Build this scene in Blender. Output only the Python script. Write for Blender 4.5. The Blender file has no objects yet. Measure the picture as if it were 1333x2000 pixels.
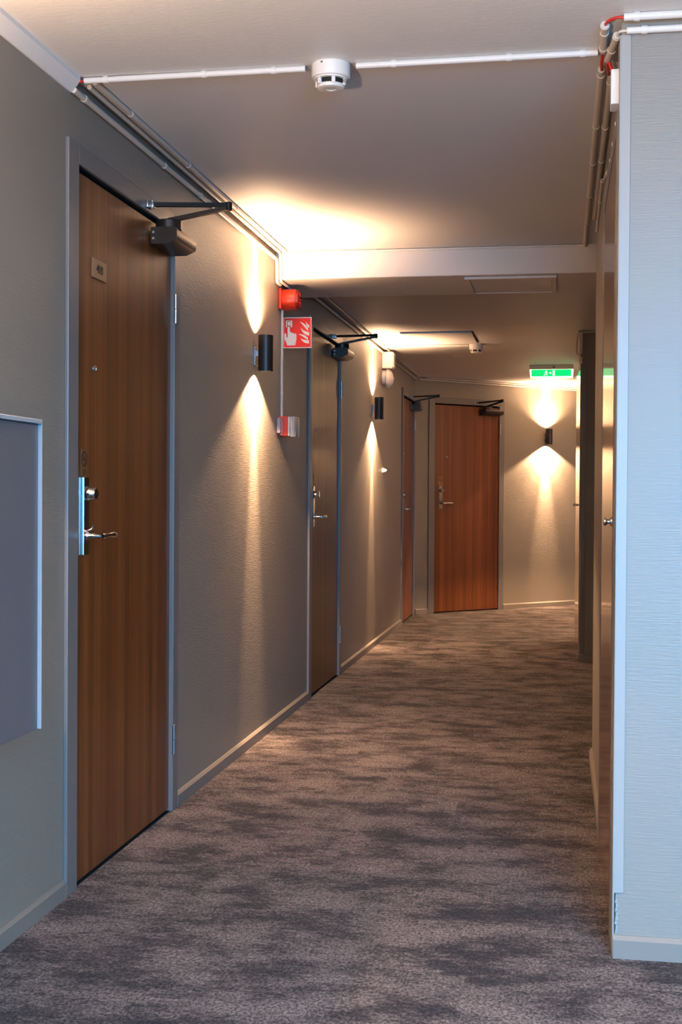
import bpy, bmesh, math, random
from mathutils import Vector, Matrix
random.seed(7)
R = math.radians
SC = bpy.context.scene
COL = SC.collection

# ------------------------------------------------------------------ camera
cam_d = bpy.data.cameras.new('camera')
cam = bpy.data.objects.new('camera', cam_d)
COL.objects.link(cam)
FPX = 2504.3
cam_d.sensor_fit = 'VERTICAL'
cam_d.sensor_height = 36.0
cam_d.sensor_width = 24.0
cam_d.lens = FPX / 2000 * 36.0
cam_d.clip_start = 0.02
yaw, pitch, roll = R(9.6884), R(-0.7819), R(0.3552)
fw = Vector((-math.sin(yaw) * math.cos(pitch), math.cos(yaw) * math.cos(pitch), math.sin(pitch)))
rt = Vector((math.cos(yaw), math.sin(yaw), 0))
up = rt.cross(fw)
r2 = math.cos(roll) * rt + math.sin(roll) * up
u2 = -math.sin(roll) * rt + math.cos(roll) * up
m = Matrix((r2, u2, -fw)).transposed().to_4x4()
m.translation = (0, 0, 1.13)
cam.matrix_world = m
SC.camera = cam

# ------------------------------------------------------------------ world, daylight, exposure
w = bpy.data.worlds.new('world')
SC.world = w
w.use_nodes = True
w.node_tree.nodes['Background'].inputs[0].default_value = (0.55, 0.75, 1.0, 1)
w.node_tree.nodes['Background'].inputs[1].default_value = 0.6

def area(name, loc, rot, sx, sy, power, color):
    d = bpy.data.lights.new(name, 'AREA')
    d.shape = 'RECTANGLE'; d.size = sx; d.size_y = sy; d.energy = power; d.color = color
    o = bpy.data.objects.new(name, d); o.location = loc; o.rotation_euler = rot
    COL.objects.link(o)
    return o
# daylight falling through the window of the lobby behind the camera
wd = area('window_daylight', (0.95, -1.14, 1.40), (R(54), 0, R(10)), 1.7, 1.4, 290.0, (0.10, 0.50, 1.0))
wd.data.spread = R(120)
# warm fill spots added beside and behind the viewpoint to brighten the ceiling, no fixture
for lx, ly, lz, lp, cone in ((1.5, 1.2, 1.75, 420.0, 150), (-0.95, -0.1, 0.95, 980.0, 165)):
    ul = bpy.data.lights.new('added_fill_uplight', 'SPOT'); ul.energy = lp; ul.color = (1.0, 0.74, 0.54)
    ul.spot_size = R(cone); ul.spot_blend = 0.6; ul.shadow_soft_size = 0.08
    ulo = bpy.data.objects.new('added_fill_uplight', ul); ulo.location = (lx, ly, lz); ulo.rotation_euler = (R(180), 0, 0); COL.objects.link(ulo)

vs = SC.view_settings
SC.display_settings.display_device = 'sRGB'
vs.view_transform = 'Standard'
vs.look = 'None'
vs.exposure = 0.0
vs.gamma = 1.0
vs.use_curve_mapping = False

WARM = (1.0, 0.62, 0.36)
CORE_W, MID_W, FLOOD_W = 480.0, 95.0, 165.0

# ------------------------------------------------------------------ materials
def lin(c):
    return tuple((x / 12.92 if x <= 0.04045 else ((x + 0.055) / 1.055) ** 2.4) for x in (v / 255 for v in c)) + (1,)

def mat(name, rgb, rough=0.5, metal=0.0, spec=0.5, emit=None, strength=0.0, coat=0.0, trans=0.0, ior=1.45):
    M = bpy.data.materials.new(name)
    M.use_nodes = True
    b = M.node_tree.nodes['Principled BSDF']
    b.inputs['Base Color'].default_value = lin(rgb)
    b.inputs['Roughness'].default_value = rough
    b.inputs['Metallic'].default_value = metal
    b.inputs['Specular IOR Level'].default_value = spec
    b.inputs['IOR'].default_value = ior
    b.inputs['Coat Weight'].default_value = coat
    b.inputs['Coat Roughness'].default_value = 0.12
    b.inputs['Transmission Weight'].default_value = trans
    if emit:
        b.inputs['Emission Color'].default_value = lin(emit)
        b.inputs['Emission Strength'].default_value = strength
    return M

class N:
    def __init__(s, M): s.t = M.node_tree; s.b = s.t.nodes['Principled BSDF']
    def n(s, kind, **kw):
        x = s.t.nodes.new(kind)
        for k, v in kw.items():
            if k.startswith('i_'):
                x.inputs[k[2:].replace('_', ' ')].default_value = v
            else: setattr(x, k, v)
        return x
    def l(s, a, b): s.t.links.new(a, b)
    def coords(s, scale, kind='Object'):
        tc = s.n('ShaderNodeTexCoord'); mp = s.n('ShaderNodeMapping'); mp.inputs['Scale'].default_value = scale
        s.l(tc.outputs[kind], mp.inputs[0]); return mp.outputs[0]
    def noise(s, vec, scale, detail=3, rough=0.5):
        x = s.n('ShaderNodeTexNoise'); x.inputs['Scale'].default_value = scale
        x.inputs['Detail'].default_value = detail; x.inputs['Roughness'].default_value = rough
        s.l(vec, x.inputs['Vector']); return x.outputs['Fac']
    def ramp(s, fac, stops):
        x = s.n('ShaderNodeValToRGB'); e = x.color_ramp.elements
        while len(e) < len(stops): e.new(0.5)
        for el, (p, c) in zip(e, stops): el.position = p; el.color = c
        s.l(fac, x.inputs[0]); return x.outputs[0]
    def mix(s, fac, a, b, blend='MIX'):
        x = s.n('ShaderNodeMix', data_type='RGBA', blend_type=blend)
        for v, i in ((fac, 0), (a, 6), (b, 7)):
            if isinstance(v, (int, float)): x.inputs[i].default_value = v
            elif isinstance(v, tuple): x.inputs[i].default_value = v
            else: s.l(v, x.inputs[i])
        return x.outputs[2]
    def math(s, op, a, b):
        x = s.n('ShaderNodeMath', operation=op)
        for v, i in ((a, 0), (b, 1)):
            if isinstance(v, (int, float)): x.inputs[i].default_value = v
            else: s.l(v, x.inputs[i])
        return x.outputs[0]
    def bump(s, h, strength, dist=0.001):
        x = s.n('ShaderNodeBump'); x.inputs['Strength'].default_value = strength; x.inputs['Distance'].default_value = dist
        s.l(h, x.inputs['Height']); s.l(x.outputs[0], s.b.inputs['Normal']); return x

def wall_mat(name, rgb, rough=0.42, strength=0.42):
    M = mat(name, rgb, rough)
    k = N(M)
    rib = k.noise(k.coords((14, 14, 280)), 1.0, 3, 0.6)       # horizontal woven ribs of the wallpaper
    big = k.noise(k.coords((40, 40, 60)), 1.0, 2)
    h = k.math('ADD', rib, k.math('MULTIPLY', big, 0.5))
    k.bump(h, strength, 0.0022)
    tint = k.noise(k.coords((1.3, 1.3, 1.3)), 1.0, 3)
    a = lin(rgb); d = lin(tuple(max(0, v - 7) for v in rgb))
    k.l(k.mix(tint, a, d), k.b.inputs['Base Color'])
    return M

def ceil_mat(name, rgb, rough=0.5):
    M = mat(name, rgb, rough); k = N(M)
    f = k.noise(k.coords((30, 150, 30)), 1.0, 3, 0.6)
    k.bump(f, 0.28, 0.002)
    return M

def wood_mat(name, a, b, c, rough=0.38, coat=0.04):
    M = mat(name, (120, 70, 40), rough, coat=coat); k = N(M)
    obi = k.n('ShaderNodeObjectInfo')
    tc = k.n('ShaderNodeTexCoord')
    off = k.n('ShaderNodeVectorMath', operation='ADD')
    sc = k.n('ShaderNodeVectorMath', operation='SCALE'); sc.inputs['Scale'].default_value = 13.0
    cmb = k.n('ShaderNodeCombineXYZ')
    for i in range(3): k.l(obi.outputs['Random'], cmb.inputs[i])
    k.l(cmb.outputs[0], sc.inputs[0]); k.l(tc.outputs['Object'], off.inputs[0]); k.l(sc.outputs[0], off.inputs[1])
    def mp(s):
        x = k.n('ShaderNodeMapping'); x.inputs['Scale'].default_value = s; k.l(off.outputs[0], x.inputs[0]); return x.outputs[0]
    band = k.noise(mp((16, 16, 0.12)), 1.0, 1.5, 0.4)           # veneer leaves, upright
    fine = k.noise(mp((150, 150, 1.1)), 1.0, 4, 0.6)            # grain
    pore = k.noise(mp((420, 420, 6)), 1.0, 2, 0.5)
    base = k.ramp(band, [(0.30, lin(a)), (0.5, lin(b)), (0.70, lin(c))])
    g = k.ramp(fine, [(0.32, (0.66, 0.62, 0.6, 1)), (0.62, (1.08, 1.08, 1.08, 1))])
    col = k.mix(1.0, base, g, 'MULTIPLY')
    p = k.ramp(pore, [(0.30, (0.72, 0.7, 0.68, 1)), (0.48, (1, 1, 1, 1))])
    k.l(k.mix(0.6, col, p, 'MULTIPLY'), k.b.inputs['Base Color'])
    k.bump(fine, 0.06, 0.0005)
    return M

def carpet_mat():
    M = mat('carpet', (110, 100, 100), 0.95, spec=0.05); k = N(M)
    k.b.inputs['Sheen Weight'].default_value = 0.05
    obi = k.n('ShaderNodeObjectInfo')
    tc = k.n('ShaderNodeTexCoord')
    cmb = k.n('ShaderNodeCombineXYZ')
    k.l(k.math('MULTIPLY', obi.outputs['Random'], 37.0), cmb.inputs[0])
    k.l(k.math('MULTIPLY', obi.outputs['Random'], 91.0), cmb.inputs[1])
    off = k.n('ShaderNodeVectorMath', operation='ADD')
    k.l(tc.outputs['Object'], off.inputs[0]); k.l(cmb.outputs[0], off.inputs[1])
    geo = k.n('ShaderNodeNewGeometry')
    def mp(src, s):
        x = k.n('ShaderNodeMapping'); x.inputs['Scale'].default_value = s; k.l(src, x.inputs[0]); return x.outputs[0]
    blot = k.noise(mp(off.outputs[0], (5.0, 8.0, 1)), 1.0, 8, 0.74)
    wide = k.noise(mp(geo.outputs['Position'], (3.3, 5.6, 1)), 1.0, 8, 0.72)
    str_ = k.noise(mp(geo.outputs['Position'], (45, 62, 1)), 1.0, 4, 0.75)
    f = k.math('ADD', k.math('ADD', k.math('MULTIPLY', blot, 0.48), k.math('MULTIPLY', wide, 0.52)), k.math('MULTIPLY', k.math('SUBTRACT', str_, 0.5), 0.30))
    col = k.ramp(f, [(0.38, lin((40, 35, 34))), (0.46, lin((62, 54, 51))), (0.535, lin((98, 88, 84))), (0.68, lin((118, 106, 101)))])
    pile = k.noise(mp(geo.outputs['Position'], (125, 95, 50)), 1.0, 4, 0.85)
    p = k.ramp(pile, [(0.40, (0.16, 0.15, 0.15, 1)), (0.5, (0.92, 0.92, 0.92, 1)), (0.60, (1.85, 1.85, 1.85, 1))])
    k.l(k.mix(0.9, col, p, 'MULTIPLY'), k.b.inputs['Base Color'])
    k.bump(pile, 0.8, 0.003)
    return M

WALL = wall_mat('wallpaper_greige', (138, 129, 117))
WALLF = wall_mat('wallpaper_pale', (138, 130, 119), strength=0.24)
CEIL_A = ceil_mat('ceiling_front_paler', (220, 217, 213))
CEIL = ceil_mat('ceiling_paint', (212, 208, 206))
CEIL_BEAM = ceil_mat('beam_paint', (214, 205, 197))
FRAME = mat('frame_paint', (114, 108, 104), 0.35)
TRIM = mat('trim_paint', (126, 118, 109), 0.4)
CORNER = mat('corner_paint', (150, 146, 140), 0.4)
WOOD = wood_mat('teak_veneer', (101, 52, 21), (116, 63, 27), (133, 76, 35))
WOODG = wood_mat('teak_veneer_glossy', (124, 76, 48), (142, 90, 58), (156, 102, 68), 0.12, 0.6)
CARPET = carpet_mat()
CONDUIT_W = mat('white_plastic', (216, 209, 200), 0.4)
CONDUIT_G = mat('painted_conduit', (196, 184, 171), 0.42)
RED_TAPE = mat('red_wire', (190, 40, 32), 0.45)
WHITE = mat('ivory_plastic', (222, 214, 204), 0.38)
BOXW = mat('white_box', (226, 226, 226), 0.4)
BLACK = mat('black_metal', (22, 21, 22), 0.38)
CLOSER = mat('dark_bronze', (62, 52, 45), 0.32, 0.55)
ARM = mat('closer_arm', (38, 33, 30), 0.35, 0.6)
CHROME = mat('chrome', (206, 202, 198), 0.13, 1.0)
STEEL = mat('steel', (170, 166, 164), 0.3, 0.9)
BRASS = mat('aged_brass', (150, 120, 88), 0.38, 0.55)
GOLD = mat('gold_label', (150, 112, 58), 0.4, 0.25)
CLEARLBL = mat('brown_label', (112, 74, 40), 0.35)
DARK = mat('dark_ink', (34, 26, 20), 0.5)
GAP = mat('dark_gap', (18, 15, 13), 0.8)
RED = mat('alarm_red', (208, 50, 24), 0.36)
RED_DK = mat('alarm_red_dark', (128, 16, 20), 0.4)
SIGN_RED = mat('sign_red', (222, 26, 12), 0.45)
SIGN_WHITE = mat('sign_white', (236, 222, 204), 0.5)
CLEAR = mat('clear_plastic', (235, 225, 218), 0.12, trans=0.75)
CAB = mat('cabinet_paint', (92, 90, 92), 0.38)
CABLIP = mat('cabinet_lip_lit', (150, 152, 154), 0.35)  # paler copy of the cabinet paint, puts caught daylight into the lip colour
LENS = mat('lamp_lens', (255, 235, 205), 0.4, emit=(255, 214, 160), strength=9.0)
EX_GREEN = mat('exit_green', (0, 120, 60), 0.4, emit=(0, 214, 112), strength=1.3)
EX_PICT = mat('exit_pictogram', (235, 240, 225), 0.4, emit=(226, 255, 214), strength=1.4)
EX_WHITE = mat('exit_white', (235, 240, 225), 0.4, emit=(222, 255, 208), strength=4.0)
SILL = mat('window_white', (210, 210, 208), 0.4)

# ------------------------------------------------------------------ mesh helpers
class MB:
    def __init__(s): s.bm = bmesh.new(); s.smooth = False
    def box(s, x0, x1, y0, y1, z0, z1, bev=0.0, seg=2):
        mt = Matrix.Translation(((x0 + x1) / 2, (y0 + y1) / 2, (z0 + z1) / 2)) @ Matrix.Diagonal((x1 - x0, y1 - y0, z1 - z0, 1))
        g = bmesh.ops.create_cube(s.bm, size=1.0, matrix=mt)
        if bev:
            es = list({e for v in g['verts'] for e in v.link_edges})
            bmesh.ops.bevel(s.bm, geom=es, offset=bev, segments=seg, affect='EDGES', profile=0.5)
        return s
    def _frame(s, d):
        d = d.normalized()
        a = Vector((0, 0, 1)) if abs(d.z) < 0.9 else Vector((1, 0, 0))
        u = d.cross(a).normalized(); v = d.cross(u).normalized()
        return u, v
    def lathe(s, prof, o=(0, 0, 0), d=(0, 0, 1), seg=24, cap=True):
        """prof = [(radius, height along d)]"""
        o = Vector(o); d = Vector(d).normalized(); u, v = s._frame(d)
        rings = []
        for r, h in prof:
            rings.append([s.bm.verts.new(o + d * h + (u * math.cos(2 * math.pi * i / seg) + v * math.sin(2 * math.pi * i / seg)) * r) for i in range(seg)])
        for a, b in zip(rings, rings[1:]):
            for i in range(seg):
                s.bm.faces.new((a[i], a[(i + 1) % seg], b[(i + 1) % seg], b[i]))
        if cap:
            s.bm.faces.new(rings[0][::-1]); s.bm.faces.new(rings[-1])
        s.smooth = True
        return s
    def cyl(s, p0, p1, r, rb=None, seg=16):
        p0, p1 = Vector(p0), Vector(p1)
        return s.lathe([(r, 0), (r if rb is None else rb, (p1 - p0).length)], p0, p1 - p0, seg)
    def tube(s, pts, r, seg=10, rs=None):
        pts = [Vector(p) for p in pts]; rings = []; u = None
        for i, p in enumerate(pts):
            d = ((pts[min(i + 1, len(pts) - 1)] - p).normalized() + (p - pts[max(i - 1, 0)]).normalized())
            d = d.normalized()
            if u is None: u, v = s._frame(d)
            else:
                u = (u - d * u.dot(d)).normalized(); v = d.cross(u).normalized()
            rr = rs[i] if rs else r
            rings.append([s.bm.verts.new(p + (u * math.cos(2 * math.pi * k / seg) + v * math.sin(2 * math.pi * k / seg)) * rr) for k in range(seg)])
        for a, b in zip(rings, rings[1:]):
            for i in range(seg): s.bm.faces.new((a[i], a[(i + 1) % seg], b[(i + 1) % seg], b[i]))
        s.bm.faces.new(rings[0][::-1]); s.bm.faces.new(rings[-1])
        s.smooth = True
        return s
    def prism(s, poly, f, t0, t1):
        """extrude polygon poly [(a,b)] ; f(a,b,t) -> point"""
        A = [s.bm.verts.new(f(a, b, t0)) for a, b in poly]; B = [s.bm.verts.new(f(a, b, t1)) for a, b in poly]
        s.bm.faces.new(A[::-1]); s.bm.faces.new(B); n = len(poly)
        for i in range(n): s.bm.faces.new((A[i], A[(i + 1) % n], B[(i + 1) % n], B[i]))
        return s
    def build(s, name, M, parent=None, loc=None, rot=None):
        bmesh.ops.recalc_face_normals(s.bm, faces=s.bm.faces[:])
        me = bpy.data.meshes.new(name)
        s.bm.to_mesh(me); s.bm.free()
        me.materials.append(M)
        if s.smooth:
            for p in me.polygons: p.use_smooth = True
            me.set_sharp_from_angle(angle=R(38))
        o = bpy.data.objects.new(name, me)
        COL.objects.link(o)
        if parent is not None: o.parent = parent
        if loc: o.location = loc
        if rot: o.rotation_euler = rot
        return o

def tag(o, label=None, cat=None, group=None, kind=None):
    if label: o['label'] = label
    if cat: o['category'] = cat
    if group: o['group'] = group
    if kind: o['kind'] = kind
    return o

def thing(name, label, cat, loc=(0, 0, 0), rz=0.0, group=None, kind=None):
    o = bpy.data.objects.new(name, None)
    o.empty_display_size = 0.05
    COL.objects.link(o)
    o.location = loc; o.rotation_euler = (0, 0, rz)
    return tag(o, label, cat, group, kind)

def struct(name, label, mb, M, cat=None):
    return tag(mb.build(name, M), label, cat, kind='structure')

def text_mesh(name, body, size, M, parent, loc, rot=(R(90), 0, 0), ext=0.0004):
    c = bpy.data.curves.new(name, 'FONT'); c.body = body; c.size = size; c.extrude = ext
    c.align_x = 'CENTER'; c.align_y = 'CENTER'
    t = bpy.data.objects.new(name, c); COL.objects.link(t)
    bpy.context.view_layer.update()
    me = bpy.data.meshes.new_from_object(t.evaluated_get(bpy.context.evaluated_depsgraph_get()))
    bpy.data.objects.remove(t)
    me.materials.clear(); me.materials.append(M)
    o = bpy.data.objects.new(name, me); COL.objects.link(o)
    o.parent = parent; o.location = loc; o.rotation_euler = rot
    return o

# ------------------------------------------------------------------ constants of the place
LW = -1.36            # corridor face of the left wall
RW = 0.145            # corridor face of the right wall
ZC1, ZC2, ZB = 2.296, 2.25, 2.163
EA = R(43.6)          # direction of the slanted end wall
EC = Vector((LW, 12.06, 0))
EU = Vector((math.cos(EA), math.sin(EA), 0)); EN = Vector((-math.sin(EA), math.cos(EA), 0))
# door spans: (start of frame, total width, frame top)
D1 = (3.385, 1.055, 2.118); D2 = (6.88, 1.055, 2.112); D3 = (11.055, 0.965, 2.062); D4 = (0.168, 0.945, 2.066)
D5 = (4.325, 1.020, 2.112); D6 = (9.985, 0.985, 2.11)

# ------------------------------------------------------------------ structure
# floor: slab and carpet tiles laid crosswise in running bond
slab = struct('floor', 'grey mottled carpet floor running down the corridor', MB().box(-1.5, 3.6, -1.1, 15.5, -0.14, -0.006), GAP)
tile_me = {}
def tile(x0, x1, y0, y1):
    kx, ky = round(x1 - x0, 3), round(y1 - y0, 3)
    if (kx, ky) not in tile_me:
        b = MB().box(-kx / 2, kx / 2, -ky / 2, ky / 2, -0.006, 0.0)
        o = b.build('carpet_tile', CARPET, slab); tile_me[(kx, ky)] = o.data
    else:
        o = bpy.data.objects.new('carpet_tile', tile_me[(kx, ky)]); COL.objects.link(o); o.parent = slab
    o.location = ((x0 + x1) / 2, (y0 + y1) / 2, 0)
TH = 0.25
y = 2.0; row = 0
while y < 14.9:
    shift = (0.0, 0.62, 0.31, 0.85, 0.5)[row % 5]
    x = -1.36 - shift
    lim = 1.3 if (y < 3.2 or 5.5 < y < 9.0) else (0.15 if y < 10.0 else 3.2)
    while x < lim:
        a, b = max(x, -1.36), min(x + 1.0, lim)
        if b - a > 0.03: tile(a, b, y, y + TH)
        x += 1.0
    y += TH; row += 1
# lobby end of the carpet, behind and under the camera
struct('floor', 'plain carpet under the lobby behind the viewpoint', MB().box(-1.36, 3.4, -1.0, 2.0, -0.006, 0.0), CARPET)

T = 0.14
def wall_run(mb, spans, to, zt, lo, hi):
    """boxes along a run from lo to hi with door openings spans [(a, b, top)]; to(a, b, z0, z1) adds a box"""
    c = lo
    for a, b, top in spans:
        to(c, a, 0, zt); to(a, b, top, zt); c = b
    to(c, hi, 0, zt)
b = MB()
wall_run(b, [(d[0] + 0.035, d[0] + d[1] - 0.035, d[2] - 0.035) for d in (D1, D2, D3)], lambda a, c, z0, z1: b.box(LW - T, LW, a, c, z0, z1), 2.36, -1.0, 12.06)
struct('wall_left', 'greige papered left wall with three teak doors', b, WALL)
# slanted end wall, local frame: x along the wall, y into the wall
b = MB()
wall_run(b, [(D4[0] + 0.035, D4[0] + D4[1] - 0.035, D4[2] - 0.035)], lambda a, c, z0, z1: b.box(a, c, 0, T, z0, z1), 2.36, 0, 4.6)
o = struct('wall_end', 'slanted greige end wall with door and lit sconce', b, WALL); o.location = EC; o.rotation_euler = (0, 0, EA)
# right wall between the front corner and the side passage, with the glossy door
b = MB()
wall_run(b, [(D5[0] - D5[1] + 0.035, D5[0] - 0.035, D5[2] - 0.035)], lambda a, c, z0, z1: b.box(RW, RW + 0.12, a, c, z0, z1), 2.36, 3.215, 5.58)
struct('wall_right', 'narrow glimpse of right wall beside the glossy door', b, WALL)
struct('wall_front', 'pale wallpapered wall face at the near right corner', MB().box(RW - 0.006, 3.4, 3.2, 3.215, 0, 2.36), WALLF)
struct('wall_passage', 'back of the side passage on the right', MB().box(1.3, 1.42, 3.4, 9.0, 0, 2.36).box(RW + 0.12, 1.3, 5.46, 5.58, 0, 2.36), WALL)
b = MB()
wall_run(b, [(D6[0] - D6[1] + 0.035, D6[0] - 0.035, D6[2] - 0.035)], lambda a, c, z0, z1: b.box(RW, RW + 0.12, a, c, z0, z1), 2.30, 8.85, 10.15)
b.box(RW + 0.12, 1.3, 8.85, 8.97, 0, 2.30)
struct('wall_far', 'far right wall end beyond the side passage, with ajar door', b, WALL)
o = struct('wall_turn', 'right wall of the corridor after its bend', MB().box(0, 4.0, -0.12, 0.0, 0, 2.3), WALL)
o.location = (RW + 0.01, 10.14, 0); o.rotation_euler = (0, 0, EA)
# lobby behind the camera: back wall with a window opening, right wall
b = MB().box(-1.36, 0.05, -1.1, -1.0, 0, 2.36).box(1.85, 3.4, -1.1, -1.0, 0, 2.36).box(0.05, 1.85, -1.1, -1.0, 0, 0.65).box(0.05, 1.85, -1.1, -1.0, 2.2, 2.36)
struct('wall_back', 'lobby back wall around the window', b, WALL)
struct('wall_lobby', 'right wall of the lobby', MB().box(3.4, 3.5, -1.1, 3.3, 0, 2.36), WALL)
b = MB().box(0.05, 1.85, -1.07, -1.03, 0.65, 0.70).box(0.05, 1.85, -1.07, -1.03, 2.15, 2.2).box(0.05, 0.10, -1.07, -1.03, 0.7, 2.15).box(1.80, 1.85, -1.07, -1.03, 0.7, 2.15)
struct('window_1', 'white window frame of the lobby', b, SILL)

# ceilings
struct('ceiling', 'slightly paler ceiling in front of the smoke detector pipe', MB().box(-1.5, 3.5, -1.1, 3.425, ZC1 - 0.004, 2.45), CEIL_A)
struct('ceiling', 'greige painted ceiling between the detector pipe and the beam', MB().box(-1.5, 1.42, 3.425, 6.10, ZC1, 2.45), CEIL)
struct('ceiling', 'lower ceiling of the far corridor behind the beam', MB().box(-1.5, 3.6, 6.6, 15.5, ZC2, 2.45), CEIL)
struct('ceiling_beam', 'boxed beam crossing the corridor with pale front', MB().box(LW, RW + 0.9, 6.05, 6.63, ZB, 2.44, 0.003, 1), CEIL_BEAM)

# baseboards
def base(name, label, y0, y1, x, d, zt=0.052):
    b = MB()
    prof = [(0, 0), (0.012, 0), (0.012, zt - 0.010), (0.004, zt), (0, zt)]
    b.prism(prof, lambda a, z, t: Vector((x + d * a, t, z)), y0, y1)
    return struct(name, label, b, TRIM)
base('baseboard_left', 'grey baseboard left of the near door', -1.0, D1[0] - 0.002, LW, 1)
base('baseboard_left', 'grey baseboard between the first and second left doors', D1[0] + D1[1] + 0.002, D2[0] - 0.002, LW, 1)
base('baseboard_left', 'grey baseboard between the second and third left doors', D2[0] + D2[1] + 0.002, D3[0] - 0.002, LW, 1)
base('baseboard_right', 'thin baseboard on the right wall beyond the glossy door', D5[0] + 0.002, 5.58, RW, -1)
def base_x(name, label, x0, x1, loc, rz, zt=0.052):
    b = MB()
    prof = [(0, 0), (0.012, 0), (0.012, zt - 0.010), (0.004, zt), (0, zt)]
    b.prism(prof, lambda a, z, t: Vector((t, -a, z)), x0, x1)
    o = struct(name, label, b, TRIM); o.location = loc; o.rotation_euler = (0, 0, rz)
base_x('baseboard_front', 'baseboard under the pale wall at the near right', RW - 0.008, 3.4, (0, 3.2, 0), 0, 0.055)
base_x('baseboard_end', 'short baseboard in the corner left of the end door', 0.02, D4[0] - 0.004, EC, EA)
base_x('baseboard_end', 'baseboard under the end wall sconce', D4[0] + D4[1] + 0.004, 4.5, EC, EA)
base_x('baseboard_far', 'dark baseboard at the foot of the far right wall end', RW - 0.014, 1.3, (0, 8.85, 0), 0, 0.06)

# trims
b = MB()
b.prism([(0, 0), (0.006, 0), (0.030, 0.030), (0.030, 0.043), (0, 0.043)], lambda a, z, t: Vector((LW + a, t, ZC1 - 0.047 + z)), -1.0, 3.42)
struct('trim_1', 'pale cove strip between left wall and front ceiling', b, CEIL_A)
# corner strip on the near right wall face, stopping above the floor, with the damaged paper edge below it
b = MB().box(RW - 0.008, RW + 0.017, 3.1965, 3.2, 0.158, 2.25, 0.0012, 1)
struct('trim_2', 'flat corner strip up the near right wall edge', b, CORNER)
b = MB().box(RW - 0.010, RW - 0.0062, 3.196, 3.29, 0.0, 2.25, 0.001, 1)
struct('trim_3', 'thin edge strip on the outer corner of the right wall', b, CORNER)
b = MB().box(RW - 0.004, RW + 0.028, 8.846, 8.85, 0.06, 2.235, 0.001, 1)
struct('trim_4', 'corner strip on the far right wall end', b, FRAME)
rag = MB()
random.seed(3)
for k in range(9):
    z = 0.060 + 0.0105 * k
    a = RW - 0.003 + random.uniform(-.001, .003)
    w_ = random.uniform(.003, .008)
    poly = [(a, z), (a + w_, z + random.uniform(-.002, .003)), (a + w_ * .7, z + .012), (a + .001, z + .009)]
    rag.prism(poly, lambda p, q, t: Vector((p, t, q)), 3.1982, 3.1999)
torn = tag(rag.build('torn_paper_edge', CORNER), 'ragged torn wallpaper edge below the near corner strip', 'damage')
b = MB().box(RW - 0.0045, RW - 0.0022, 3.1985, 3.1999, 0.06, 0.157)
g = b.build('dark_crack', GAP, torn)

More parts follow.
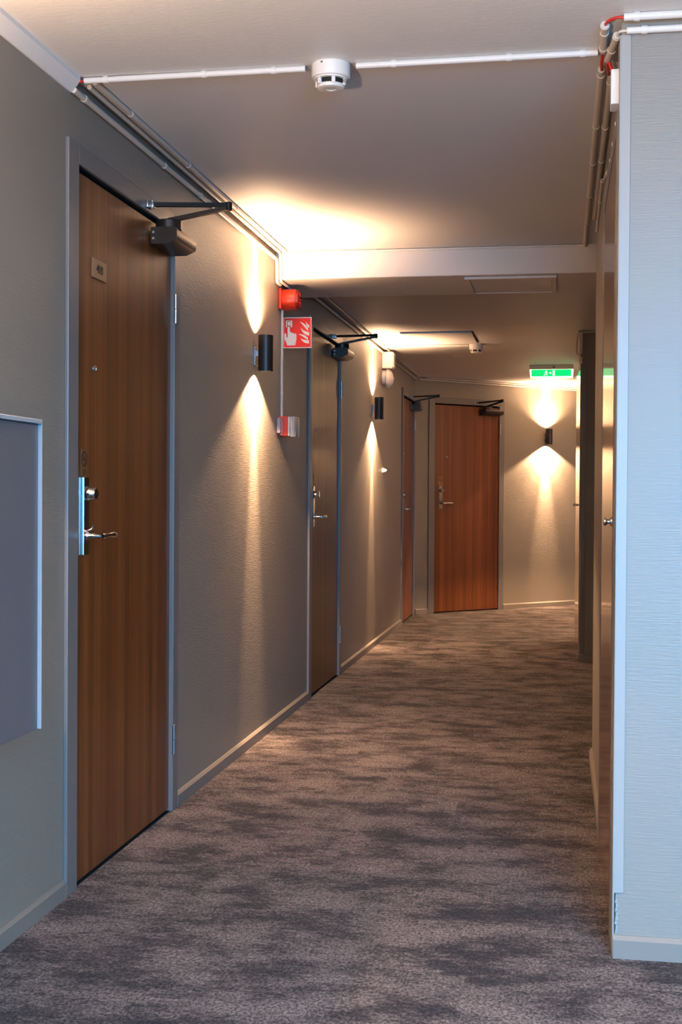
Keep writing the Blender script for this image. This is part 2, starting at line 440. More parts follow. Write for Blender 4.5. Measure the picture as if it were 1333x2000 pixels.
# ------------------------------------------------------------------ doors
def make_door(name, label, span, loc, rz, mirror=False, wood=WOOD, dz=0.0, closer=True, number=None, sticker='clear', fittings=True, knob=False, ajar=0.0, leaf_gap=0.077, hinge_side=True, peep=True, flush=False):
    tot, top = span[1], span[2]
    root = thing(name, label, 'door', loc, rz, kind='structure')
    X = (lambda x: tot - x) if mirror else (lambda x: x)
    def bx(mb, x0, x1, y0, y1, z0, z1, bev=0.0):
        a, c = sorted((X(x0), X(x1))); return mb.box(a, c, y0, y1, z0, z1, bev)
    JW, JR = leaf_gap, 0.064           # casing widths at lock side and hinge side
    OT = top - 0.058                   # opening top
    lx0, lx1, ltop = JW + 0.003, tot - JR - 0.004, OT - 0.014
    f = MB()
    for (a, c, z0, z1) in ((0, JW, 0, top), (tot - JR, tot, 0, top), (JW, tot - JR, OT, top)):
        bx(f, a, c, -0.012, 0.0, z0, z1, 0.0025)
    f.build('door_frame', FRAME, root)
    j = MB()                            # rebate lining inside the wall opening, with an added backing
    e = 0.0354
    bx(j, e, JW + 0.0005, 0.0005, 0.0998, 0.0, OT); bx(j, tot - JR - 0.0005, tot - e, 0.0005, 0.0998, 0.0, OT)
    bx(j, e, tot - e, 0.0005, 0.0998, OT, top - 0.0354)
    bx(j, e, tot - e, 0.100, 0.106, 0.0, top - 0.0354)  # added backing sheet, stops sky light leaking past the leaf
    j.build('door_lining_backing', GAP if not ajar else FRAME, root)  # near-black paints the recess shadow round closed leaves
    lf = MB(); yl = -0.0105 if flush else 0.002
    # hinge line is the origin of the leaf so that it can stand ajar
    hx = lx1
    lo_, hi_ = sorted((X(lx0) - X(hx), 0.0))
    lf.box(lo_, hi_, 0, 0.042, 0.003 if flush else 0.010, ltop, 0.0015, 1)
    leaf = lf.build('door_leaf', wood, root, loc=(X(hx), yl, 0), rot=(0, 0, ajar))
    # local x on the leaf
    LX = lambda x: X(x) - X(hx)
    if not ajar and not flush:
        s = MB(); bx(s, lx0 - 0.0028, lx0 - 0.0004, yl + 0.002, yl + 0.03, 0.01, ltop); s.build('edge_seal', STEEL, root)
        st = MB(); bx(st, tot - JR - 0.0035, tot - JR - 0.0003, -0.010, 0.03, 0.004, OT - 0.002); st.build('hinge_strip', FRAME, root)
        if hinge_side:
            for zc in (1.782, 0.257):
                h = MB().cyl((X(tot - JR + 0.002), -0.015, zc - 0.052), (X(tot - JR + 0.002), -0.015, zc - 0.001), 0.0075, seg=14)
                h.cyl((X(tot - JR + 0.002), -0.015, zc + 0.001), (X(tot - JR + 0.002), -0.015, zc + 0.052), 0.0075, seg=14)
                h.build('hinge', STEEL, root)
    if fittings:
        px = lx0 + 0.075
        if not knob:
            p = MB(); a, c = sorted((LX(px - 0.021), LX(px + 0.021)))
            p.box(a, c, -0.0085, 0.0, 0.950 + dz, 1.176 + dz, 0.0015)
            pl = p.build('lock_plate', CHROME, leaf)
            q = MB().lathe([(0.021, 0), (0.021, 0.014), (0.019, 0.017), (0.0185, 0.027), (0.016, 0.030)], (LX(px), -0.0085, 1.128 + dz), (0, -1, 0), 22)
            q.build('lock_cylinder', CHROME, leaf)
            q = MB().box(LX(px) - 0.0015, LX(px) + 0.0015, -0.0445, -0.0437, 1.121 + dz, 1.135 + dz)
            q.build('keyhole', GAP, leaf)
            sg = -1 if mirror else 1
            zl = 1.005 + dz
            q = MB().lathe([(0.013, 0), (0.012, 0.006), (0.0085, 0.012), (0.0085, 0.045)], (LX(px), -0.0085, zl), (0, -1, 0), 18)
            pts = [(LX(px) - sg * 0.004, -0.056, zl), (LX(px) + sg * 0.012, -0.059, zl), (LX(px) + sg * 0.035, -0.059, zl + .001), (LX(px) + sg * 0.06, -0.059, zl + .002), (LX(px) + sg * 0.085, -0.058, zl + .002), (LX(px) + sg * 0.108, -0.057, zl), (LX(px) + sg * 0.116, -0.056, zl - 0.001)]
            q.tube(pts, 0.008, 12, [0.009, 0.0085, 0.0068, 0.0075, 0.0105, 0.0095, 0.004])
            q.build('lever_handle', CHROME, leaf)
            q = MB().tube([(LX(px), -0.0085, zl + 0.012), (LX(px), -0.026, zl + 0.020), (LX(px), -0.031, zl + 0.030)], 0.004, 8, [0.005, 0.004, 0.0055])
            q.build('lever_catch', CHROME, leaf)
        else:
            q = MB().lathe([(0.012, 0), (0.011, 0.003), (0.006, 0.005), (0.006, 0.010), (0.011, 0.016), (0.010, 0.020), (0.004, 0.022)], (LX(px), 0, 1.063), (0, -1, 0), 20)
            q.build('door_knob', CHROME, leaf)
        zs = 1.2185 + dz
        if sticker:
            p = MB(); a, c = sorted((LX(px - 0.024), LX(px + 0.024)))
            p.box(a, c, -0.0012, 0.0, zs - 0.039, zs + 0.039)
            p.build('no_smoking_label', GOLD if sticker == 'gold' else CLEARLBL, leaf)
            k = MB(); C0 = (LX(px), zs + 0.010); n = 28
            for i in range(n):
                t0, t1 = 2 * math.pi * i / n, 2 * math.pi * (i + 1) / n
                k.prism([(C0[0] + r_ * math.cos(t), C0[1] + r_ * math.sin(t)) for r_, t in ((.0175, t0), (.0175, t1), (.0225, t1), (.0225, t0))], lambda p_, q_, t: Vector((p_, t, q_)), -0.0017, -0.0012)
            c_, s_ = math.cos(R(-45)), math.sin(R(-45))
            k.prism([(C0[0] + a_ * c_ - b_ * s_, C0[1] + a_ * s_ + b_ * c_) for a_, b_ in ((-.018, -.002), (.018, -.002), (.018, .002), (-.018, .002))], lambda p_, q_, t: Vector((p_, t, q_)), -0.0017, -0.0012)
            k.box(C0[0] - .012, C0[0] + .011, -.0016, -.0012, C0[1] - .004, C0[1] + .001)
            k.box(C0[0] + .004, C0[0] + .007, -.0016, -.0012, C0[1] + .003, C0[1] + .011)
            for i in range(3):
                k.box(C0[0] - .013 + .002 * i, C0[0] + .013 - .002 * i, -.0016, -.0012, zs - .024 - .005 * i, zs - .022 - .005 * i)
            k.build('no_smoking_symbol', DARK, leaf)
        if peep:
            q = MB().lathe([(0.010, 0), (0.0095, 0.004), (0.006, 0.006), (0.0045, 0.003)], (LX(lx0 + 0.155), 0, 1.497), (0, -1, 0), 18)
            q.build('peephole', STEEL, leaf)
    if number:
        xa, xb = lx0 + 0.130, lx0 + 0.248
        q = MB(); a, c = sorted((LX(xa), LX(xb)))
        q.box(a, c, -0.004, 0.0, 1.765, 1.822, 0.0008, 1)
        q.build('number_plate', BRASS, leaf)
        text_mesh('room_number', number, 0.036, DARK, leaf, ((a + c) / 2, -0.0046, 1.7925))
    if closer:
        ox = tot - 1.055                # keep the closer at the hinge side
        body = MB()
        xa, xb = X(0.742 + ox), X(0.972 + ox)
        prof = [(0.004, 0.000), (0.060, 0.000), (0.092, 0.014), (0.095, 0.022), (0.095, 0.046), (0.088, 0.056), (0.004, 0.056)]
        z0 = OT - 0.096
        body.prism(prof, lambda a, z, t: Vector((t, -a, z0 + z)), min(xa, xb), max(xa, xb))
        body.smooth = True
        cb = body.build('door_closer', CLOSER, root)
        xp = X(0.795 + ox)
        MB().lathe([(0.044, 0), (0.044, 0.026), (0.040, 0.029)], (xp, -0.050, z0 + 0.056), (0, 0, 1), 24).build('pivot_cap', CLOSER, cb)
        e1 = Vector((X(0.815 + ox), -0.253, OT + 0.037)); p0 = Vector((xp, -0.050, z0 + 0.087)); p1 = Vector((X(0.69 + ox), -0.024, OT + 0.022))
        def bar(a, c, wd, th, nm):
            mb = MB(); d = (c - a).normalized(); sx = d.cross(Vector((0, 0, 1))).normalized() * wd; uz = Vector((0, 0, th))
            va = [mb.bm.verts.new(q_ + i * sx + k_ * uz) for q_ in (a, c) for i, k_ in ((-1, -1), (1, -1), (1, 1), (-1, 1))]
            for fc in ((0, 1, 2, 3), (4, 7, 6, 5), (0, 4, 5, 1), (1, 5, 6, 2), (2, 6, 7, 3), (3, 7, 4, 0)): mb.bm.faces.new([va[i] for i in fc])
            return mb.build(nm, ARM, cb)
        bar(p0, e1 + Vector((0, 0, -0.006)), 0.010, 0.0068, 'main_arm')
        bar(e1 + Vector((0, 0, 0.004)), p1, 0.010, 0.0065, 'link_arm')
        MB().cyl(e1 + Vector((0, 0, -0.014)), e1 + Vector((0, 0, 0.013)), 0.012, seg=16).build('elbow_joint', ARM, cb)
        MB().lathe([(0.014, 0), (0.014, 0.008), (0.012, 0.011)], p0 + Vector((0, 0, -0.006)), (0, 0, 1), 18).build('spindle', ARM, cb)
        sh = MB().box(p1.x - 0.022, p1.x + 0.022, -0.018, -0.012, p1.z - 0.012, p1.z + 0.012, 0.002)
        sh.box(p1.x - 0.012, p1.x + 0.012, -0.034, -0.018, p1.z - 0.011, p1.z + 0.006, 0.002)
        sh.cyl((p1.x, -0.026, p1.z - 0.014), (p1.x, -0.026, p1.z + 0.014), 0.0065, seg=12)
        sh.build('arm_bracket', STEEL, cb)
        for zz in (0.018, 0.038):
            d_ = -1 if not mirror else 1
            MB().cyl((min(xa, xb) if not mirror else max(xa, xb), -0.014, z0 + zz), ((min(xa, xb) if not mirror else max(xa, xb)) + d_ * 0.004, -0.014, z0 + zz), 0.0045, seg=10).build('valve_screw', CHROME, cb)
    return root

make_door('door_1', 'nearest left teak door with brass 410 plate and lever', D1, (LW, D1[0], 0), R(90), number='410')
make_door('door_2', 'dark teak door behind the fire point sign', D2, (LW, D2[0], 0), R(90), sticker='gold')
make_door('door_3', 'sliver of teak door in the far left corner', D3, (LW, D3[0], 0), R(90), leaf_gap=0.070, sticker=None)
make_door('door_4', 'teak door set in the slanted end wall', D4, EC + EU * D4[0], EA, leaf_gap=0.070, dz=0.047, sticker='gold')
make_door('door_5', 'glossy reflecting door in right wall behind the near corner', D5, (RW, D5[0], 0), R(-90), mirror=True, wood=WOODG, closer=False, sticker=None, knob=True, hinge_side=False, peep=False, flush=True, leaf_gap=0.05)
make_door('door_6', 'teak door standing slightly ajar at the far right', D6, (RW, D6[0], 0), R(-90), wood=WOODG, closer=False, sticker=None, knob=True, ajar=R(2.0), hinge_side=False, peep=False)

# ------------------------------------------------------------------ wall sconces
def spot(name, loc, down, power, size, blend, rad, parent, tilt=0.0):
    d = bpy.data.lights.new(name, 'SPOT'); d.energy = power; d.spot_size = R(size); d.spot_blend = blend
    d.shadow_soft_size = rad; d.color = WARM
    o = bpy.data.objects.new(name, d); COL.objects.link(o); o.parent = parent
    o.location = loc; o.rotation_euler = (R(tilt), 0, 0) if down else (R(180 - tilt), 0, 0)
    return o
def sconce(loc, rz, label, z0=1.680, z1=1.842, gain=1.0):
    t = thing('wall_sconce', label, 'lamp', loc, rz, 'black tube wall sconces')
    yc = -0.052; r = 0.034
    b = MB(); b.lathe([(r - 0.0025, 0.03), (r - 0.0025, 0.0), (r, 0.0), (r, z1 - z0), (r - 0.0025, z1 - z0), (r - 0.0025, z1 - z0 - 0.03)], (0, yc, z0), (0, 0, 1), 36)
    b.build('lamp_tube', BLACK, t)
    zc = (z0 + z1) / 2
    b = MB().box(-0.014, 0.014, -0.007, -0.0005, zc - 0.055, zc + 0.030, 0.002).box(-0.009, 0.009, -0.022, -0.006, zc - 0.015, zc + 0.015, 0.002)
    b.build('wall_bracket', STEEL, t)
    for dz in (-0.042, 0.020):
        MB().cyl((-0.012, -0.013, zc + dz), (-0.012, -0.006, zc + dz), 0.0045, seg=12).build('bracket_screw', CHROME, t)
    MB().lathe([(r - 0.004, 0), (r - 0.004, 0.003)], (0, yc, z0 + 0.012), (0, 0, 1), 28).build('lower_lens', LENS, t)
    MB().lathe([(r - 0.004, 0), (r - 0.004, 0.003)], (0, yc, z1 - 0.015), (0, 0, 1), 28).build('upper_lens', LENS, t)
    g0 = gain
    for dn, z in ((True, z0 + 0.006), (False, z1 - 0.006)):
        gain = g0 * (1.0 if dn else 0.70)
        spot('lamp_core', (0, yc, z), dn, CORE_W * gain, 25, 1.0, 0.012, t, 4.5)
        spot('lamp_beam', (0, yc, z), dn, MID_W * gain, 84, 1.0, 0.012, t)
        spot('lamp_flood', (0, yc, z), dn, FLOOD_W * gain, 128 if dn else 138, 0.22 if dn else 0.7, 0.012, t)
    return t
sconce((LW, 5.625, 0), R(90), 'black tube sconce between near door and red alarm, nearest in view')
sconce((LW, 9.295, 0), R(90), 'black tube sconce on left wall beside the white alarm bell')
p = EC + EU * 1.675
sconce((p.x, p.y, 0), EA, 'black tube sconce on slanted end wall under the exit sign', 1.650, 1.808, 1.35)
sconce((LW, 2.28, 0), R(90), 'black tube sconce on left wall above the grey wall cabinet', gain=0.42)
p = Vector((RW + 0.01, 10.14, 0)) + EU * 1.7
sconce((p.x, p.y, 0), EA + math.pi, 'unseen black tube sconce added round the bend to brighten the slanted end wall', 1.650, 1.808, 2.0)  # added out of view to brighten the end door and wall

# ------------------------------------------------------------------ grey wall cabinet, near left
t = thing('wall_cabinet', 'flat grey wall cabinet with edge painted as lit left of the near door', 'cabinet', (LW, 0, 0))
CP, CY, CZ0, CZ1 = 0.235, 2.642, 0.615, 1.288
MB().box(0.0, CP, 1.85, CY, CZ0, CZ1, 0.002, 1).build('cabinet_body', CAB, t)
MB().box(CP, CP + 0.006, 1.86, CY - 0.005, CZ0, CZ1 - 0.010, 0.001, 1).build('cabinet_door', CAB, t)
MB().box(CP, CP + 0.014, CY - 0.0045, CY, CZ0, CZ1, 0.001, 1).build('edge_strip', CABLIP, t)
MB().box(CP, CP + 0.016, 1.86, CY - 0.005, CZ1 - 0.0095, CZ1, 0.001, 1).build('top_strip', CABLIP, t)

# ------------------------------------------------------------------ conduits and cables
def conduit(name, label, pts, r, M, clips=(), clip_M=None, group=None, cat='conduit', n='pipe', rz=0.0):
    """pts polyline in world space; clips = fractions of its length"""
    o = Vector(pts[0])
    t = thing(name, label, cat, o, rz, group)
    P = [Matrix.Rotation(-rz, 3, 'Z') @ (Vector(p_) - o) for p_ in pts]
    dense = []
    for i, p_ in enumerate(P):
        if 0 < i < len(P) - 1:
            a = (P[i - 1] - p_); c = (P[i + 1] - p_); q = min(0.012, a.length * .4, c.length * .4)
            dense += [p_ + a.normalized() * q, p_ + (a.normalized() + c.normalized()) * q * .3, p_ + c.normalized() * q]
        else: dense.append(p_)
    MB().tube(dense, r, 12).build(n, M, t)
    seg = [(P[i], P[i + 1], (P[i + 1] - P[i]).length) for i in range(len(P) - 1)]
    tot = sum(s_[2] for s_ in seg)
    for f in clips:
        d = f * tot
        for a, c, ln in seg:
            if d <= ln:
                k = (c - a).normalized(); q = a + k * d
                MB().cyl(q - k * 0.007, q + k * 0.007, r + 0.0019, seg=14).build('clip', clip_M or M, t)
                break
            d -= ln
    return t
r = 0.0085
zc = ZC1 - 0.004 - r
conduit('ceiling_conduit', 'white conduit on ceiling from left wall to near smoke detector', [(-1.322, 3.432, zc), (-0.69, 3.424, zc)], r, CONDUIT_W, (0.10, 0.55, 0.86))
conduit('ceiling_conduit', 'white conduit on ceiling from near smoke detector to right wall', [(-0.55, 3.422, zc), (0.088, 3.415, zc)], r, CONDUIT_W, (0.16, 0.64, 0.94))
c = conduit('corner_conduit', 'upper painted conduit in left ceiling corner before the beam', [(LW + 0.058, 3.46, ZC1 - 0.0085), (LW + 0.058, 6.035, ZC1 - 0.0085)], 0.008, CONDUIT_G, (0.12, 0.36, 0.62))
c = conduit('corner_conduit', 'lower painted conduit on left wall before the beam', [(LW + 0.010, 3.42, 2.256), (LW + 0.010, 6.030, 2.256), (LW + 0.010, 6.037, ZB - 0.012), (LW + 0.010, 6.11, ZB - 0.014)], 0.009, CONDUIT_G, (0.03, 0.30, 0.46, 0.5))
conduit('corner_conduit', 'middle painted conduit in left ceiling corner, bent down the beam', [(LW + 0.026, 3.50, ZC1 - 0.0085), (LW + 0.026, 6.035, ZC1 - 0.0085), (LW + 0.028, 6.040, ZB - 0.010), (LW + 0.028, 6.50, ZB - 0.0095)], 0.007, CONDUIT_G)
# exposed red wire at the joint of the near conduits
conduit('red_wire', 'short red wire at the left joint of the ceiling conduits', [(LW + 0.012, 3.415, 2.266), (LW + 0.022, 3.418, 2.276), (-1.322, 3.432, zc)], 0.004, RED_TAPE, cat='wire', n='wire')
# behind the beam
conduit('corner_conduit', 'upper conduit along left ceiling corner of the far corridor', [(LW + 0.052, 6.66, ZC2 - 0.0085), (LW + 0.052, 11.96, ZC2 - 0.0085)], 0.0075, CONDUIT_G, (0.3, 0.7))
conduit('corner_conduit', 'lower conduit along left wall of the far corridor', [(LW + 0.010, 6.66, 2.224), (LW + 0.010, 12.02, 2.224)], 0.0085, CONDUIT_G, (0.2, 0.5, 0.8))
def epos(e, n, z): q = EC + EU * e - EN * n; return (q.x, q.y, z)
conduit('corner_conduit', 'upper conduit along ceiling corner of the slanted end wall', [epos(0.10, 0.040, ZC2 - 0.0105), epos(3.4, 0.040, ZC2 - 0.0105)], 0.0075, CONDUIT_G, (0.2, 0.5), rz=EA)
conduit('corner_conduit', 'lower conduit along the top of the slanted end wall', [epos(0.05, 0.0125, 2.224), epos(3.4, 0.0125, 2.224)], 0.0085, CONDUIT_G, (0.3, 0.6), rz=EA)
conduit('ceiling_conduit', 'white conduit on ceiling leading to the far smoke detector', [(-1.30, 9.555, ZC2 - 0.008), (-0.68, 9.545, ZC2 - 0.008)], 0.008, CONDUIT_W, (0.7,))
# along the right wall top
zr = ZC1 - 0.0095
conduit('corner_conduit', 'left painted conduit along the top of the right wall', [(0.101, 3.56, zr), (0.103, 5.985, zr), (0.108, 6.04, 2.288)], 0.0095, CONDUIT_G, (0.02, 0.22, 0.40, 0.6, 0.8))
conduit('corner_conduit', 'right painted conduit along the top of the right wall', [(0.129, 3.60, zr), (0.132, 5.45, zr)], 0.0095, CONDUIT_G, (0.04, 0.28, 0.5, 0.75))
conduit('corner_conduit', 'thin loose cable sagging below conduits on right wall', [(0.138, 3.34, 2.086), (0.138, 3.74, 2.088), (0.138, 3.98, 2.115), (0.138, 4.40, 2.19), (0.136, 4.60, 2.235), (0.138, 5.30, 2.20)], 0.0055, CONDUIT_G, (0.02, 0.12, 0.21, 0.36, 0.62, 0.78), clip_M=CONDUIT_W, cat='cable')
conduit('beam_conduit', 'thin pale conduit along the top edge of the beam', [(LW + 0.07, 6.0445, 2.289), (0.10, 6.0445, 2.289)], 0.0055, CONDUIT_W, (0.3, 0.6, 0.85))
zw = ZC1 - 0.0045 - 0.0095
conduit('corner_conduit', 'short open-ended conduit stub on ceiling at near right corner', [(0.099, 3.215, zw), (0.101, 3.40, zw)], 0.0095, CONDUIT_G, (0.05, 0.30, 0.9))
conduit('corner_conduit', 'slanting short conduit stub beside the near right wall edge', [(0.130, 3.235, 2.262), (0.114, 3.44, 2.272)], 0.0095, CONDUIT_G, (0.06, 0.6))
conduit('ceiling_conduit', 'upper white conduit leaving along ceiling at near right', [(0.142, 3.168, zw), (0.75, 3.168, zw)], 0.0095, CONDUIT_W, (0.05, 0.5))
conduit('ceiling_conduit', 'lower white conduit along top of the pale right wall', [(0.150, 3.187, 2.256), (0.75, 3.187, 2.256)], 0.0085, CONDUIT_W, (0.07, 0.5))
conduit('red_wire', 'red wire bridging the gap to the upper near right conduit', [(0.100, 3.225, zw + 0.002), (0.103, 3.195, zw), (0.120, 3.172, zw + 0.001), (0.146, 3.168, zw)], 0.0038, RED_TAPE, cat='wire', n='wire')
conduit('white_wire', 'grey wire bridging to the lower near right conduit', [(0.130, 3.24, 2.262), (0.134, 3.20, 2.260), (0.154, 3.187, 2.256)], 0.0035, CONDUIT_W, cat='wire', n='wire')
conduit('red_wire', 'red wire between stub and left conduit on right ceiling corner', [(0.101, 3.395, zw), (0.099, 3.47, zw - 0.008), (0.103, 3.57, zr)], 0.0045, RED_TAPE, cat='wire', n='wire')
conduit('red_wire', 'red wire loop above the white box at right corner', [(0.114, 3.43, 2.272), (0.126, 3.45, 2.245), (0.128, 3.38, 2.225), (0.130, 3.30, 2.184)], 0.0045, RED_TAPE, cat='wire', n='wire')
conduit('red_wire', 'red wire end between the conduits of the right wall top', [(0.113, 3.44, 2.272), (0.118, 3.52, 2.268), (0.124, 3.61, zr)], 0.0045, RED_TAPE, cat='wire', n='wire')
# thin drop from alarm sounder to call point
conduit('wall_conduit', 'thin pale upright conduit linking red sounder and red call point', [(LW + 0.008, 6.165, 2.032), (LW + 0.008, 6.165, 1.512)], 0.0065, CONDUIT_G, (0.78,))
# conduit loop on the far right wall end
conduit('corner_conduit', 'conduit across the top of the far right wall end', [(0.115, 8.84, 2.240), (0.60, 8.84, 2.240)], 0.0085, CONDUIT_G, (0.05,))
conduit('cable_loop', 'slim cable loop hanging beside the far right wall end', [(0.110, 8.84, 2.232), (0.102, 8.84, 2.10), (0.124, 8.84, 2.076), (0.131, 8.842, 2.16), (0.128, 8.842, 2.225)], 0.0045, CONDUIT_G, cat='cable', n='cable')
MBx = MB().box(0.120, 0.1445, 8.88, 8.93, 2.036, 2.076, 0.003)
tag(MBx.build('junction_box', WHITE), 'tiny white box above the ajar far right door', 'box')
# white box at the near right corner
t = thing('junction_box', 'tall white box below red wires at the near right corner', 'box', (0, 0, 0))
MB().box(0.1165, 0.1385, 3.25, 3.318, 2.100, 2.186, 0.002).build('box_body', BOXW, t)
MB().box(0.120, 0.136, 3.2485, 3.25, 2.106, 2.180, 0.0007, 1).build('box_lid', BOXW, t)

# ------------------------------------------------------------------ fire alarm sounder (red), call point, sign
t = thing('fire_alarm_sounder', 'red round fire alarm sounder under the beam end', 'alarm', (LW, 6.165, 2.083), R(90))
MB().box(-0.052, 0.052, -0.014, 0.0, -0.052, 0.052, 0.006).build('base_plate', RED, t)
MB().lathe([(0.050, 0), (0.051, 0.004), (0.051, 0.062), (0.048, 0.068)], (0, -0.014, 0), (0, -1, 0), 36).build('sounder_body', RED, t)
gb = MB().lathe([(0.047, 0.0), (0.046, 0.014), (0.040, 0.018), (0.030, 0.014)], (0, -0.080, 0), (0, -1, 0), 32).build('sounder_cap', RED_DK, t)
for i in range(8):
    a = 2 * math.pi * i / 8
    MB().box(-0.004, 0.004, -0.099, -0.094, 0.018, 0.036, 0.001, 1).build('grille_rib', RED, gb, rot=(0, a, 0))

t = thing('fire_call_point', 'red manual call point with clear cover on the left wall', 'alarm', (LW, 6.180, 1.462), R(90))
MB().box(-0.040, 0.040, -0.046, 0.0, -0.048, 0.048, 0.003).build('call_box', RED, t)
MB().box(-0.042, 0.042, -0.054, -0.0465, -0.047, 0.047, 0.002).build('front_rim', SIGN_WHITE, t)
MB().box(-0.026, 0.026, -0.056, -0.054, -0.026, 0.026, 0.001).build('break_glass', SIGN_WHITE, t)
MB().box(-0.048, 0.048, -0.086, -0.0565, -0.052, 0.048, 0.004).build('cover_flap', CLEAR, t)
MB().box(0.006, 0.010, -0.084, -0.0665, -0.046, 0.042, 0.001).build('seen_through_bar', DARK, t)  # dark bar imitates the background seen through the clear cover
MB().box(-0.100, -0.044, -0.020, -0.002, -0.036, 0.040, 0.004).build('cover_hinge', CLEAR, t)
MB().box(-0.085, -0.060, -0.024, -0.0205, -0.046, -0.038, 0.001).build('cover_latch', STEEL, t)

t = thing('fire_point_sign', 'square red sign with hand, button and flames on left wall', 'sign', (LW, 6.235, 1.930))
S = 0.1525
x0 = 0.0; zb = -S / 2
MB().box(0.0, 0.142, -0.001, 0.0015, zb, zb + S).build('sign_panel', SIGN_WHITE, t)
MB().box(0.004, 0.1385, -0.0016, -0.001, zb + 0.004, zb + S - 0.004).build('red_field', SIGN_RED, t)
MB().box(0.0, 0.003, -0.022, -0.001, zb, zb + S).build('wall_flange', SIGN_WHITE, t)
# pixel positions measured on the sign (66 x 80 px crop at 20.5x) to sign metres
def SP(px, py): return ((px - 95) / 1115 * 0.142, zb + S - (py - 215) / 1240 * S)
def pict(name, polys, M):
    b = MB()
    for po in polys: b.prism([SP(*q) for q in po], lambda a, z, t_: Vector((a, t_, z)), -0.0021, -0.0016)
    b.build(name, M, t)
pict('hand_symbol', [[(262, 600), (300, 580), (350, 600), (350, 800), (385, 795), (415, 850), (440, 830), (500, 850), (530, 890), (560, 860), (605, 880), (618, 960), (610, 1130), (570, 1340), (250, 1345), (215, 1240), (150, 1110), (140, 880), (170, 855), (210, 870), (225, 1020), (262, 1030)]], SIGN_WHITE)
ring = [[(195, 345), (445, 345), (445, 372), (195, 372)], [(195, 372), (232, 372), (232, 610), (195, 610)], [(400, 372), (445, 372), (445, 610), (385, 610), (385, 372)], [(262, 400), (375, 400), (375, 545), (262, 545)]]
pict('button_symbol', ring, SIGN_WHITE)
def flame(top, c1, end, th):
    """curved tongue from a pointed top to a blunt right end"""
    up_, lo_ = [], []
    for i in range(9):
        u = i / 8
        x_ = (1 - u) ** 2 * top[0] + 2 * u * (1 - u) * c1[0] + u * u * end[0]
        y_ = (1 - u) ** 2 * top[1] + 2 * u * (1 - u) * c1[1] + u * u * end[1]
        wd = th * (0.04 + min(1, u * 1.5) * 0.96) / 2
        up_.append((x_ + wd * .35 * (1 - u), y_ - wd)); lo_.append((x_ - wd * .35 * (1 - u), y_ + wd))
    return up_ + lo_[::-1]
pict('flame_symbol', [flame((975, 395), (1010, 540), (1120, 600), 110), flame((755, 400), (900, 480), (1075, 725), 115), flame((785, 630), (850, 840), (1120, 895), 130), flame((700, 895), (880, 930), (1070, 1090), 100), flame((780, 1060), (880, 1200), (1110, 1210), 125)], SIGN_WHITE)

# ------------------------------------------------------------------ smoke detectors
def detector(label, x, y, z, mark):
    t = thing('smoke_detector', label, 'smoke detector', (x, y, z), 0)
    MB().lathe([(0.050, 0), (0.0525, -0.003), (0.0525, -0.034), (0.050, -0.039)], (0, 0, 0), (0, 0, 1), 44).build('detector_base', WHITE, t)
    MB().lathe([(0.038, -0.039), (0.036, -0.060)], (0, 0, 0), (0, 0, 1), 36).build('smoke_chamber', GAP, t)
    MB().lathe([(0.046, -0.0395), (0.046, -0.044), (0.037, -0.0445)], (0, 0, 0), (0, 0, 1), 40).build('upper_ring', WHITE, t)
    MB().lathe([(0.036, -0.056), (0.038, -0.060), (0.036, -0.066), (0.030, -0.068), (0.014, -0.067), (0.013, -0.0655), (0.004, -0.0655)], (0, 0, 0), (0, 0, 1), 40).build('lower_cap', WHITE, t)
    for i in range(6):
        a = 2 * math.pi * i / 6 + 0.35
        MB().box(-0.005, 0.005, 0.035, 0.043, -0.060, -0.042, 0.001, 1).build('cage_post', WHITE, t, rot=(0, 0, a))
    MB().lathe([(0.0045, 0), (0.0045, 0.004)], (0.040, -0.02, -0.052), (0.6, -0.4, -0.5), 12).build('indicator', CLEAR, t)
    if mark:
        q = MB()
        for i, (hgt, dx) in enumerate(((.0035, 0), (.005, .0028), (.0035, .0056), (.005, .0084))):
            q.box(-0.0185 + dx, -0.0165 + dx, -0.0508, -0.0492 - 0.0, -0.0085 - hgt / 2, -0.0085 + hgt / 2)
        q.build('address_mark', DARK, t)
detector('near smoke detector between two white conduits on the ceiling', -0.620, 3.425, ZC1 - 0.004, True)
detector('far small smoke detector beside the recessed hatch', -0.620, 9.545, ZC2, False)
t = MB().lathe([(0.035, 0), (0.035, -0.004), (0.030, -0.006)], (-0.815, 10.38, ZC2), (0, 0, 1), 28)
tag(t.build('blanking_disc', CEIL), 'flat round blanking cap on far ceiling past the detector', 'cover')

# ------------------------------------------------------------------ access hatches
t = thing('access_hatch', 'pale framed access hatch under the beam', 'hatch', (0, 0, ZB))
b = MB()
xa, xb, ya, yb = -0.455, -0.025, 6.10, 6.56
for (a, c, d_, e_) in ((xa, xb, ya, ya + .022), (xa, xb, yb - .022, yb), (xa, xa + .022, ya + .022, yb - .022), (xb - .022, xb, ya + .022, yb - .022)):
    b.box(a, c, d_, e_, -0.011, -0.0003)
b.build('hatch_frame', CEIL_BEAM, t)
MB().box(xa + .025, xb - .025, ya + .025, yb - .025, -0.008, -0.0003).build('hatch_panel', CEIL_BEAM, t)
t = thing('access_hatch', 'ceiling hatch in front of the far smoke detector', 'hatch', (0, 0, ZC2))
xa, xb, ya, yb = -1.10, -0.595, 8.775, 9.43
MB().box(xa, xb, ya, yb, -0.0012, -0.0002).build('hatch_shadow_gap', GAP, t)  # dark sheet paints the shadow along the hatch edges
MB().box(xa + .006, xb - .010, ya + .010, yb - .004, -0.012, -0.0013, 0.001, 1).build('hatch_panel', CEIL, t)

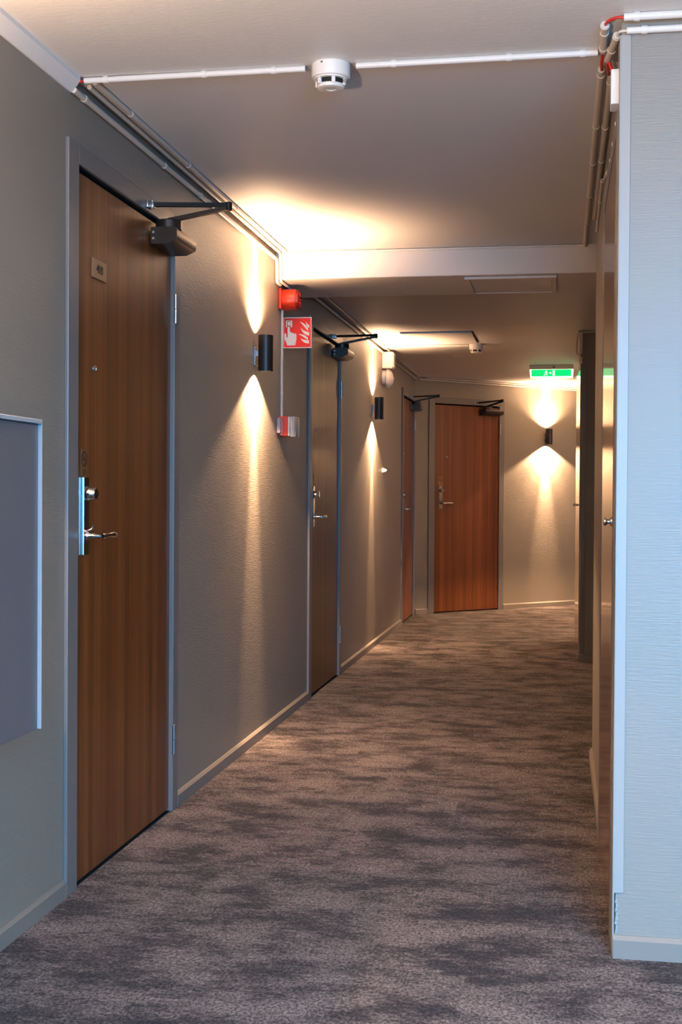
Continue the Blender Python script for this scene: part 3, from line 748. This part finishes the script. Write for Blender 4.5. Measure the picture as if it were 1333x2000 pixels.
# ------------------------------------------------------------------ alarm bell
t = thing('alarm_bell', 'white alarm bell below its square box on left wall', 'bell', (LW, 9.86, 0), R(90))
MB().box(-0.055, 0.055, -0.082, 0.0, 2.106, 2.232, 0.005).build('bell_box', WHITE, t)
MB().box(-0.050, 0.050, -0.090, -0.0825, 2.112, 2.226, 0.003).build('box_lid', WHITE, t)
MB().lathe([(0.060, 0), (0.060, 0.026), (0.056, 0.030)], (0, 0, 2.036), (0, -1, 0), 32).build('bell_base', WHITE, t)
g = []
for i in range(9):
    a = i / 8 * math.pi / 2
    g.append((0.074 * math.cos(a) + 0.0015, 0.034 + 0.050 * math.sin(a)))
MB().lathe([(0.070, 0.031)] + g, (0, 0, 2.030), (0, -1, 0), 40).build('bell_gong', WHITE, t)
MB().lathe([(0.008, 0), (0.008, 0.004), (0.004, 0.008)], (0, -0.0845, 2.030), (0, -1, 0), 14).build('gong_nut', CHROME, t)

# small wall buffer with a wire, left wall
t = thing('wall_stop', 'small white cone stop on left wall past the second sconce', 'door stop', (LW, 9.86, 1.318), R(90))
MB().lathe([(0.021, 0), (0.020, 0.006), (0.010, 0.030), (0.008, 0.034)], (0, 0, 0), (0, -1, 0), 20).build('stop_cone', WHITE, t)
MB().lathe([(0.0085, 0), (0.0085, 0.008), (0.006, 0.010)], (0, -0.034, 0), (0, -1, 0), 16).build('rubber_tip', BLACK, t)

# ------------------------------------------------------------------ exit sign
t = thing('exit_sign', 'green lit exit sign with running figure hanging from far ceiling', 'exit sign', (-0.080, 11.15, ZC2))
MB().box(-0.186, 0.186, -0.030, 0.030, -0.037, 0.0, 0.004).build('sign_housing', WHITE, t)
MB().lathe([(0.010, 0), (0.010, 0.004)], (0.02, -0.030, -0.020), (0, -1, 0), 14).build('test_button', BRASS, t)
b = MB(); b.prism([(-0.186, -0.0375), (0.186, -0.0375), (0.180, -0.108), (0.174, -0.112), (-0.170, -0.112), (-0.178, -0.106)], lambda a, z, t_: Vector((a, t_, z)), -0.006, 0.006)
b.build('light_panel', EX_WHITE, t)
b = MB().box(-0.170, 0.166, -0.0072, -0.0062, -0.097, -0.038); b.build('green_face', EX_GREEN, t)
def EP(polys, nm):
    b = MB()
    for po in polys: b.prism([(a - 0.008, z - 0.068) for a, z in po], lambda a, z, t_: Vector((a, t_, z)), -0.0082, -0.0073)
    b.build(nm, EX_PICT, t)
head = [(-0.036 + 0.0055 * math.cos(i * math.pi / 5), 0.018 + 0.0055 * math.sin(i * math.pi / 5)) for i in range(10)]
EP([head, [(-.044, .010), (-.036, .012), (-.030, .004), (-.034, -.006), (-.043, -.004)], [(-.030, .008), (-.021, .002), (-.022, -.001), (-.032, .003)], [(-.044, .010), (-.054, .004), (-.053, .001), (-.043, .005)], [(-.036, -.005), (-.026, -.012), (-.028, -.024), (-.032, -.024), (-.031, -.013), (-.040, -.007)], [(-.041, -.004), (-.048, -.014), (-.058, -.018), (-.057, -.022), (-.045, -.018), (-.036, -.006)]], 'running_figure')
EP([[(-.014, .003), (-.002, .003), (-.002, .010), (.010, 0), (-.002, -.010), (-.002, -.003), (-.014, -.003)]], 'arrow_symbol')
EP([[(.018, -.023), (.036, -.023), (.036, .023), (.018, .023)]], 'doorway_symbol')
